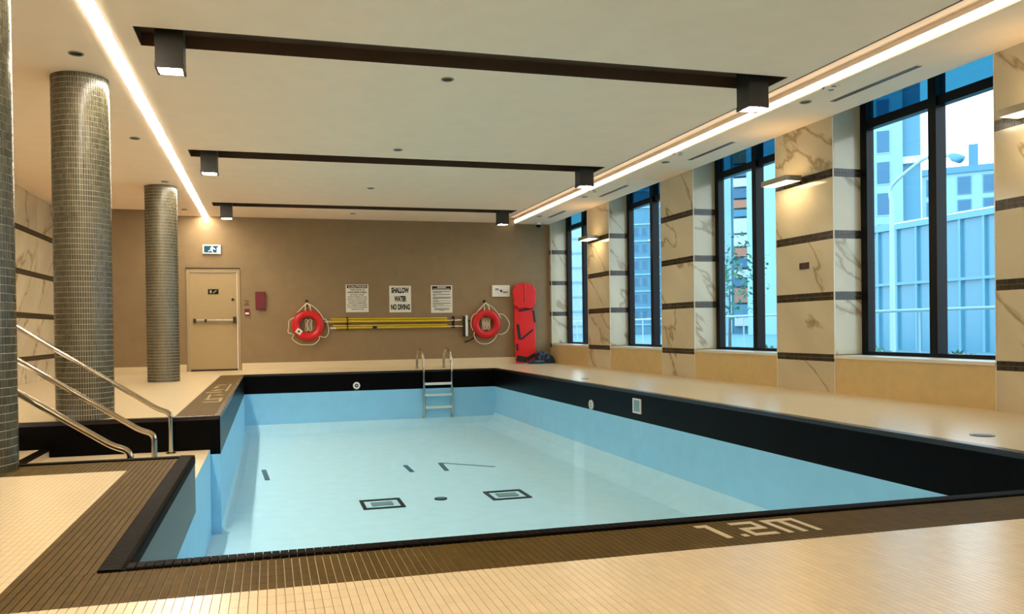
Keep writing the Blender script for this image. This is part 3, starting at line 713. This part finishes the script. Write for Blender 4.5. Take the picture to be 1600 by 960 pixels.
def text_part(body, x0, x1, z0, z1, mat, parent, yf, bold=0.0):
    cu = bpy.data.curves.new('text', 'FONT'); cu.body = body; cu.size = 1.0; cu.offset = bold; cu.fill_mode = 'FRONT'; cu.resolution_u = 3
    to = bpy.data.objects.new('text', cu); COL.objects.link(to); bpy.context.view_layer.update()
    me = bpy.data.meshes.new_from_object(to.evaluated_get(bpy.context.evaluated_depsgraph_get()))
    bpy.data.objects.remove(to)
    a = np.array([v.co for v in me.vertices]); mn, mxx = a.min(0), a.max(0); off = ORG[parent.name]
    for v in me.vertices:
        X = x0+(v.co.x-mn[0])/(mxx[0]-mn[0])*(x1-x0); Z = z0+(v.co.y-mn[1])/(mxx[1]-mn[1])*(z1-z0)
        v.co = (X-off[0], yf-off[1], Z-off[2])
    me.materials.clear(); me.materials.append(MAT[mat]); me.name = 'lettering'
    o = bpy.data.objects.new('lettering', me); COL.objects.link(o); o.parent = parent
    return o
YS = YF-0.012
def board(name, x0, x1, z0, z1, lb):
    o = thing(name, ((x0+x1)/2, YF, z0), lb, 'sign'); B(x0, x1, YF-0.010, YF, z0, z1).build('panel', 'sign_white', o); return o
o = board('caution_sign', 1.764, 2.30, 1.314, 1.972, 'white caution sign with a black CAUTION header on the end wall')
B(1.79, 2.274, YS+0.0005, YF-0.009, 1.885, 1.958).build('header', 'print_black', o)
text_part('CAUTION', 1.82, 2.245, 1.898, 1.945, 'sign_white', o, YS-0.001, 0.02)
text_part('THIS POOL IS', 1.86, 2.21, 1.825, 1.865, 'print_black', o, YS, 0.03); text_part('UNSUPERVISED', 1.80, 2.265, 1.765, 1.81, 'print_black', o, YS, 0.03)
for i, t in enumerate(('BATHERS UNDER', 'TWELVE YEARS OF AGE', 'ARE NOT ALLOWED WITHIN', 'THE POOL ENCLOSURE', 'UNLESS ACCOMPANIED', 'BY A PARENT OR AGENT', 'WHO IS NOT LESS THAN SIXTEEN', 'YEARS OF AGE')):
    z = 1.712-i*0.049; w = min(0.235, 0.0105*len(t)+0.03); text_part(t, 2.032-w, 2.032+w, z, z+0.032, 'print_black', o, YS, 0.02)
o = board('shallow_water_sign', 2.801, 3.33, 1.304, 1.944, 'white sign with large black SHALLOW WATER NO DIVING lettering')
text_part('SHALLOW', 2.85, 3.28, 1.765, 1.905, 'print_black', o, YS, 0.055); text_part('WATER', 2.92, 3.215, 1.56, 1.70, 'print_black', o, YS, 0.055); text_part('NO DIVING', 2.835, 3.30, 1.36, 1.50, 'print_black', o, YS, 0.055)
o = board('rules_sign', 3.821, 4.356, 1.285, 1.955, 'white rules sign with a dark header and many fine print lines')
B(3.85, 4.325, YS+0.0005, YF-0.009, 1.845, 1.935).build('header', 'print_black', o)
B(3.98, 4.20, YS-0.001, YS+0.001, 1.895, 1.918).build('print_line', 'sign_white', o); B(3.875, 4.30, YS-0.001, YS+0.001, 1.86, 1.872).build('print_line', 'sign_white', o)
z = 1.81; k = 0
for w in (1, .96, .5, 0, 1, .9, .2, 0, 1, 1, .95, .3, 0, 1, .35, 0, 1, .97, .6, 0, 1, .2, 0, .8, .85, .8, .3):
    if w: 
        s = 0.23*w; c = 4.088 if w in (.8, .85, .3) and z < 1.42 else 3.86+s
        B(c-s, c+s, YS, YS+0.0015, z, z+0.009).build('print_line', 'print_black', o)
    z -= 0.0182
o = board('equipment_sign', 5.365, 5.825, 1.67, 1.96, 'small white box sign with a blue diamond mark beside the red spine board')
B(5.365, 5.825, YF-0.05, YF-0.012, 1.67, 1.96).build('case', 'sign_white', o, bevel=0.01)
MB().prism([(5.595, 1.775), (5.635, 1.815), (5.595, 1.855), (5.555, 1.815)], lambda a, c: (a, YF-0.054, c), lambda a, c: (a, YF-0.049, c)).build('diamond', 'print_blue', o)
for x, w, z in ((5.44, .09, 1.862), (5.435, .1, 1.838), (5.64, .13, 1.79), (5.635, .12, 1.765)): B(x, x+w, YF-0.053, YF-0.049, z, z+0.014).build('print_line', 'print_black', o)

def lifebuoy(xc, zc, lb, tagged, seed):
    R, r = 0.272, 0.092; y = YF-0.10; rnd = random.Random(seed)
    o = thing('lifebuoy', (xc, YF, zc-0.36), lb, 'lifebuoy')
    ring = [(xc+1.03*R*math.cos(2*math.pi*k/56), y, zc+R*math.sin(2*math.pi*k/56)) for k in range(56)]
    MB().tube(ring, r, 20, closed=True).build('ring', 'buoy_red', o, smooth=True)
    hk = MB(); hk.tube([(xc-0.02, YF, zc+0.56), (xc-0.02, YF-0.07, zc+0.56), (xc-0.02, YF-0.09, zc+0.50), (xc-0.02, YF-0.08, zc+0.42)], 0.016, 8); hk.tube([(xc-0.02, YF-0.004, zc+0.56), (xc-0.02, YF-0.02, zc+0.56)], 0.035, 12)
    hk.build('hook', 'black_rubber', o, smooth=True)
    h = (xc-0.02, y-0.02, zc+0.52)
    for pts in ([h, (xc-0.12, y-0.05, zc+0.42), (xc-0.24, y-0.06, zc+0.30)], [h, (xc+0.14, y-0.05, zc+0.42), (xc+0.28, y-0.05, zc+0.27), (xc+0.36, y-0.06, zc+0.13)],
                [h, (xc-0.06, y-0.06, zc+0.43), (xc-0.06, y-0.09, zc+0.33)], [h, (xc+0.05, y-0.06, zc+0.43), (xc+0.06, y-0.09, zc+0.33)]):
        MB().tube(smoothpath(pts, 5), 0.012, 6).build('rope', 'rope', o, smooth=True)
    def rp(a, k): return (xc+k*1.03*math.cos(math.radians(a)), y-0.04, zc+k*math.sin(math.radians(a)))
    if tagged: loops = ([(148,.35),(165,.43),(185,.43),(200,.47),(210,.40)], [(213,.37),(222,.47),(245,.48),(265,.46),(285,.46),(305,.41),(312,.36)], [(314,.36),(322,.47),(333,.49),(345,.47),(0,.44),(18,.42),(20,.36)])
    else: loops = ([(212,.36),(225,.44),(245,.50),(265,.50),(285,.46),(305,.40),(312,.36)], [(318,.38),(325,.46),(340,.54),(358,.57),(12,.53),(28,.47),(40,.38)], [(130,.36),(150,.395),(170,.39),(190,.385),(205,.37)])
    for lp in loops: MB().tube(smoothpath([rp(*q) for q in lp], 6), 0.011, 6).build('rope', 'rope', o, smooth=True)
    for dx in ((-0.035, 0.055) if tagged else (-0.07, 0.0, 0.075)):     # hanks of line hung inside the ring
        for k in range(3):
            w = 0.022+0.008*k; zt = zc+0.16-0.02*rnd.random(); zb = zc-0.13-0.03*rnd.random(); xo = xc+dx+0.006*(k-1)
            pts = [(xo-w, YF-0.03-0.01*k, zt-0.03), (xo, YF-0.03-0.01*k, zt), (xo+w, YF-0.03-0.01*k, zt-0.03), (xo+w*0.6, YF-0.035-0.01*k, zc+0.02), (xo+w, YF-0.03-0.01*k, zb+0.03), (xo, YF-0.03-0.01*k, zb), (xo-w, YF-0.03-0.01*k, zb+0.03), (xo-w*0.5, YF-0.035-0.01*k, zc)]
            MB().tube(pts, 0.009, 6, closed=True).build('line_hank', 'rope', o, smooth=True)
    if tagged:
        c = Vector((xc-0.215, y-0.095, zc-0.145)); a = Vector((0.055, 0.0, -0.04)); b = Vector((0.036, 0, 0.046))
        MB().prism([(-1,-1),(1,-1),(1,1),(-1,1)], lambda s, t: c+a*s+b*t, lambda s, t: c+a*s+b*t+Vector((0, 0.012, 0))).build('inspection_tag', 'sign_white', o)
        MB().prism([(-.4,-.4),(.4,-.4),(.4,.4),(-.4,.4)], lambda s, t: c+a*s+b*t-Vector((0, 0.002, 0)), lambda s, t: c+a*s+b*t).build('print', 'maroon', o)
lifebuoy(0.873, 1.018, 'red lifebuoy with a white tag, hung between the exit door and the caution sign', True, 1)
lifebuoy(5.185, 1.0, 'red lifebuoy without a tag, hung below the small white box sign', False, 2)

def xpole(x0, x1, y, z, r): return MB().tube([(x0, y, z), (x1, y, z)], r, 12)
yp = YF-0.075; z1, z2 = 1.095, 0.945
o = thing('rescue_hook_pole', (3.0, YF, z1), 'upper yellow pole ending in a black curved rescue hook', 'pole')
xpole(1.36, 4.20, yp, z1, 0.026).build('shaft', 'pole_yellow', o, smooth=True); xpole(4.20, 4.62, yp, z1, 0.018).build('tip', 'steel', o, smooth=True); xpole(1.26, 1.36, yp, z1, 0.022).build('end_cap', 'white_plastic', o)
xpole(1.40, 4.20, yp, z1+0.058, 0.018).build('second_shaft', 'pole_yellow', o, smooth=True)
hk = smoothpath([(4.58, yp, z1), (4.72, yp-0.02, z1-0.005), (4.84, yp-0.03, z1-0.06), (4.90, yp-0.04, z1-0.17), (4.905, yp-0.04, z1-0.30), (4.86, yp-0.03, z1-0.42), (4.76, yp-0.02, z1-0.50), (4.63, yp, z1-0.535)], 6)
MB().tube(hk, 0.02, 10).build('hook', 'black_rubber', o, smooth=True)
o = thing('brush_pole', (3.0, YF, z2), 'lower yellow pole carrying an upright white brush head', 'pole')
xpole(1.52, 4.28, yp, z2, 0.024).build('shaft', 'pole_yellow', o, smooth=True); xpole(1.38, 1.52, yp, z2-0.005, 0.022).build('end_cap', 'white_plastic', o); xpole(4.28, 4.60, yp, z2, 0.017).build('tip', 'steel', o, smooth=True)
B(2.38, 2.48, yp-0.035, yp+0.035, z2-0.03, z2+0.035).build('clamp', 'black_rubber', o, bevel=0.006)
xpole(1.45, 4.2, yp, z2+0.05, 0.016).build('second_shaft', 'pole_yellow', o, smooth=True)
B(4.60, 4.66, yp-0.03, yp+0.02, z2-0.25, z2+0.25).build('brush_back', 'black_rubber', o); B(4.655, 4.715, yp-0.04, yp+0.03, z2-0.24, z2+0.27).build('brush_head', 'white_plastic', o, bevel=0.01)
for x in (1.785, 4.365):
    o = thing('pole_bracket', (x, YF, 0.9), 'dark wall bracket holding the yellow poles %s' % ('below the caution sign' if x < 3 else 'beside the white brush head'), 'bracket', 'brackets of the yellow poles')
    B(x-0.03, x+0.03, YF-0.012, YF, 0.90, 1.20).build('plate', 'dark_metal', o)
    for z in (z1, z2): B(x-0.012, x+0.012, YF-0.115, YF-0.012, z-0.045, z-0.026).build('hook', 'dark_metal', o)
    B(x-0.012, x+0.012, YF-0.115, YF-0.103, z2-0.045, z1+0.09).build('strap', 'dark_metal', o)

# red spine board leaning on the wall
o = thing('spine_board', (6.16, 18.9, 0), 'red spine board with a padded head block, standing against the end wall', 'rescue board')
lean = 0.05
def SB(d): return lambda a, c: (a, YF-0.05-d-lean*(1.6-c), c)
out = [(5.93, 0.02), (6.40, 0.02), (6.43, 0.10), (6.445, 0.6), (6.44, 1.2), (6.40, 1.55), (6.38, 1.80), (5.96, 1.80), (5.93, 1.55), (5.905, 1.2), (5.90, 0.6), (5.915, 0.10)]
MB().prism(out, SB(0.07), SB(0.0)).build('board', 'board_red', o, bevel=0.015)
hp = []
for k in range(40):
    t = 2*math.pi*k/40; rr = 1+0.06*math.sin(t*9)
    hp.append((6.165+0.30*rr*(abs(math.cos(t))**0.6)*math.copysign(1, math.cos(t)), 1.68+0.315*rr*(abs(math.sin(t))**0.6)*math.copysign(1, math.sin(t))))
MB().prism(hp, SB(0.15), SB(0.072)).build('head_block', 'board_red', o, bevel=0.02)
MB().tube([SB(0.16)(6.16, z) for z in (1.97, 1.86, 1.75, 1.62, 1.5)], 0.012, 6).build('seam', 'buoy_red', o)
def strap(a, b, w, nm='strap'):
    a = Vector((a[0], 0, a[1])); b = Vector((b[0], 0, b[1])); n = (b-a).cross(Vector((0,1,0))).normalized()*w/2
    q = [a+n, a-n, b-n, b+n]; MB().prism([(p.x, p.z) for p in q], SB(0.082), SB(0.066)).build(nm, 'black_rubber', o)
strap((6.02, 1.31), (6.40, 1.38), 0.05); strap((6.06, 0.60), (6.38, 0.84), 0.045); strap((5.98, 0.98), (6.03, 0.60), 0.07, 'hand_slot'); strap((6.40, 1.32), (6.435, 1.02), 0.045, 'hand_slot'); strap((5.95, 0.5), (5.96, 0.32), 0.05, 'hand_slot')
strap((5.93, 0.14), (6.2, 0.09), 0.14); strap((6.2, 0.10), (6.42, 0.22), 0.09)
MB().tube([SB(0.05)(6.05, 1.96), SB(0.05)(6.16, 2.0), SB(0.05)(6.26, 1.97)], 0.02, 8).build('handle', 'black_rubber', o, smooth=True)
# dark folded vinyl bag on the deck
def bag():
    o = thing('vinyl_bag', (6.55, 18.68, 0), 'dark blue folded vinyl cover heaped on the deck in the corner', 'bag')
    def mound(x, y, sx, sy, h, seed, name):
        rnd = random.Random(seed); b = MB(); n, mr = 36, 9; ph = [rnd.random()*6.3 for _ in range(4)]
        for i in range(mr+1):
            t = i/mr
            for j in range(n):
                a = 2*math.pi*j/n; w = 1+0.07*math.sin(3*a+ph[0])+0.05*math.sin(7*a+ph[1])
                rr = math.cos(t*math.pi/2)**0.55; z = h*math.sin(t*math.pi/2)**0.8*(1+0.12*math.sin(2*a+ph[2])*(1-t)+0.05*math.sin(9*a+ph[3]+t*3))
                b.v.append((x+sx*rr*w*math.cos(a), y+sy*rr*w*math.sin(a), max(0.0, z)))
        for i in range(mr):
            for j in range(n): b.f.append((i*n+j, i*n+(j+1) % n, (i+1)*n+(j+1) % n, (i+1)*n+j))
        b.f.append(tuple(range(n))); b.build(name, 'vinyl_blue', o, smooth=True)
    mound(6.62, 18.70, 0.235, 0.22, 0.21, 3, 'lower_fold'); mound(6.52, 18.66, 0.16, 0.18, 0.29, 5, 'upper_fold'); mound(6.36, 18.52, 0.24, 0.13, 0.10, 9, 'loose_flap')
bag()

# ------------------------------------------------------------------ outside
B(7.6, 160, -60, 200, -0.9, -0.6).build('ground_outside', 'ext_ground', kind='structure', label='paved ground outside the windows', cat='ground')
def building(name, lb, x0, x1, y0, y1, zt, mat): 
    o = thing(name, ((x0+x1)/2, (y0+y1)/2, -0.6), lb, 'building'); B(x0, x1, y0, y1, -0.6, zt).build('walls', mat, o); return o
def wins(o, x, ylist, zlist, w, h, mat, frame='ext_pale'):
    for y in ylist:
        for z in zlist:
            f = B(x-0.12, x, y-w/2, y+w/2, z, z+h).build('window', frame, o); B(x-0.14, x-0.11, y-w/2+0.12, y+w/2-0.12, z+0.15, z+h-0.15).build('pane', mat, f)
def turned(name, lb, u, X, left, right, depth, zt, mat):
    """block whose front faces this street corner; local x runs away from it, local y along the front"""
    p = onX(u, 400, X); o = thing(name, (p[0], p[1], -0.6), lb, 'building'); o.rotation_euler = (0, 0, math.atan2(p[1], p[0]))
    ORG[o.name] = (0, 0, -0.6); B(0, depth, -right, left, -0.6, zt).build('walls', mat, o); return o
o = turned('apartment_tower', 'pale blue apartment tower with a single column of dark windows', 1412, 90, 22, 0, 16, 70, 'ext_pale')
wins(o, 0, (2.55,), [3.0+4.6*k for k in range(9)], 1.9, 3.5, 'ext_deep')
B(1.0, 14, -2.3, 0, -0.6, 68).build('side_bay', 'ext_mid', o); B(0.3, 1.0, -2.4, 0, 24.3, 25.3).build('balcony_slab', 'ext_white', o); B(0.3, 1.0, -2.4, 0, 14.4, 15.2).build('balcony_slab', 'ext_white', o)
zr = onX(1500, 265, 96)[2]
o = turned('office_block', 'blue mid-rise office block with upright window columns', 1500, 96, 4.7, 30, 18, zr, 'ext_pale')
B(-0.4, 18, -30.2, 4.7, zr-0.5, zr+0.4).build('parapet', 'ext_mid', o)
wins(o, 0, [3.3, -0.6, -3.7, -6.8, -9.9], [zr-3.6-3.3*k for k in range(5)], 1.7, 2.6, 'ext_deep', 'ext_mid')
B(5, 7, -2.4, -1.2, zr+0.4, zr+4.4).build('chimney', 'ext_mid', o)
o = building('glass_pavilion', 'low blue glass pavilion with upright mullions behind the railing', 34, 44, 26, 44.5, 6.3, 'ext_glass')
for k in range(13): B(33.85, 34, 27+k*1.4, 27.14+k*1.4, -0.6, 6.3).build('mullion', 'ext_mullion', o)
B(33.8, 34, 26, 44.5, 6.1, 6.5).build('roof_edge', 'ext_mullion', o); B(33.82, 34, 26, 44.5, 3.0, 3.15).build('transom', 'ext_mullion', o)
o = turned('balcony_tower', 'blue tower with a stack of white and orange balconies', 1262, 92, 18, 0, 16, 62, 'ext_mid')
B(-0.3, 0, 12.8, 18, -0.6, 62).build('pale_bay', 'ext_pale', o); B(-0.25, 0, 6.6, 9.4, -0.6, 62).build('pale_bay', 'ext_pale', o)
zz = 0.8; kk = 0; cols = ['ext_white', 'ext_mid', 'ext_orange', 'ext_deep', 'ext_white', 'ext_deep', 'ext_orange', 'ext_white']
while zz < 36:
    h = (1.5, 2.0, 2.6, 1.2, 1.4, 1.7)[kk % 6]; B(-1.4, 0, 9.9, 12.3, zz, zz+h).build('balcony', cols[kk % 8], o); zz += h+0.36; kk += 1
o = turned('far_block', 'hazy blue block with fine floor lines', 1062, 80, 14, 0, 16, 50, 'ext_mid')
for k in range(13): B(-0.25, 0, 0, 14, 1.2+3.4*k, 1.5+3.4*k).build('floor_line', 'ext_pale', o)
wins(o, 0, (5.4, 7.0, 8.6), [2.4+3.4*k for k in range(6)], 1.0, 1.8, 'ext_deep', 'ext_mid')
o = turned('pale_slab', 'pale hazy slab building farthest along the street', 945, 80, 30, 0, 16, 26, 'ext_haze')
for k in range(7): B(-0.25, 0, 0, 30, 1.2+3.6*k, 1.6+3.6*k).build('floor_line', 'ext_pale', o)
o = thing('street_lamp', (25.4, 27.6, -0.6), 'tall street lamp with a long curved arm outside the widest window', 'street lamp')
p0 = onX(1393, 292, 25.4); p1 = onX(1425, 262, 25.3); p2 = onX(1450, 246, 25.2); p3 = onX(1485, 243, 25.0)
MB().tube([(p0[0], p0[1], -0.6), (p0[0], p0[1], p0[2]-0.6)], [0.12, 0.09], 12).build('pole', 'ext_metal', o, smooth=True)
MB().tube(smoothpath([(p0[0], p0[1], p0[2]-0.7), tuple(p0), tuple(p1), tuple(p2), tuple(p3)], 6), 0.07, 10).build('arm', 'ext_metal', o, smooth=True)
p4 = onX(1506, 246, 24.8)
MB().tube([tuple(p3), tuple(p3*0.7+p4*0.3+np.array([0,0,-.05])), tuple(p3*0.3+p4*0.7+np.array([0,0,-.08])), tuple(p4)], [0.08, 0.16, 0.17, 0.06], 12).build('lamp_head', 'ext_mid', o, smooth=True)
o = thing('guard_railing', (12.0, 12.0, -0.6), 'thin pale guard railing outside the windows', 'railing')
for z in (1.12,): MB().tube([(12, -2, z), (12, 60, z)], 0.03, 8).build('top_rail', 'ext_metal', o)
for k in range(22): MB().tube([(12, -2+k*2.9, -0.6), (12, -2+k*2.9, 1.12)], 0.02, 8).build('post', 'ext_metal', o)
def shrub(x, y, h, w, lb, seed, trunk=0.0, name='shrub'):
    rnd = random.Random(seed); o = thing(name, (x, y, -0.6), lb, 'tree' if trunk else 'shrub', 'planting outside the windows')
    b = MB()
    for k in range(420):
        u = rnd.gauss(0, 1); v = rnd.gauss(0, 1); q = rnd.gauss(0, 1); d = math.sqrt(u*u+v*v+q*q)+1e-6; r = rnd.random()**0.4
        c = Vector((x+w*r*u/d, y+w*r*v/d, -0.6+trunk+h/2+h/2*r*q/d)); a = Vector((rnd.uniform(-1,1), rnd.uniform(-1,1), rnd.uniform(-1,1))).normalized()*0.10*(1+trunk*0.3)
        e = a.cross(Vector((rnd.uniform(-1,1), rnd.uniform(-1,1), 1))).normalized()*0.05*(1+trunk*0.3)
        b.quad(c-a, c-e, c+a, c+e)
    b.build('foliage', 'leaf', o)
    MB().tube([(x, y, -0.6), (x+0.03, y, -0.6+trunk+h*0.4)], [0.05+trunk*0.02, 0.02], 8).build('stem', 'bark', o)
sp = [(13.5, 11.9), (14.0, 13.6), (13.2, 15.3), (13.6, 18.9), (14.2, 20.7), (13.4, 22.6)]
for i, (x, y) in enumerate(sp): shrub(x, y, 0.75+0.12*(i % 3), 0.6, 'low green shrub planted just beyond the railing', 20+i)
shrub(20, 31.6, 4.2, 1.9, 'young street tree seen through the second widest window', 50, 1.6, 'street_tree')
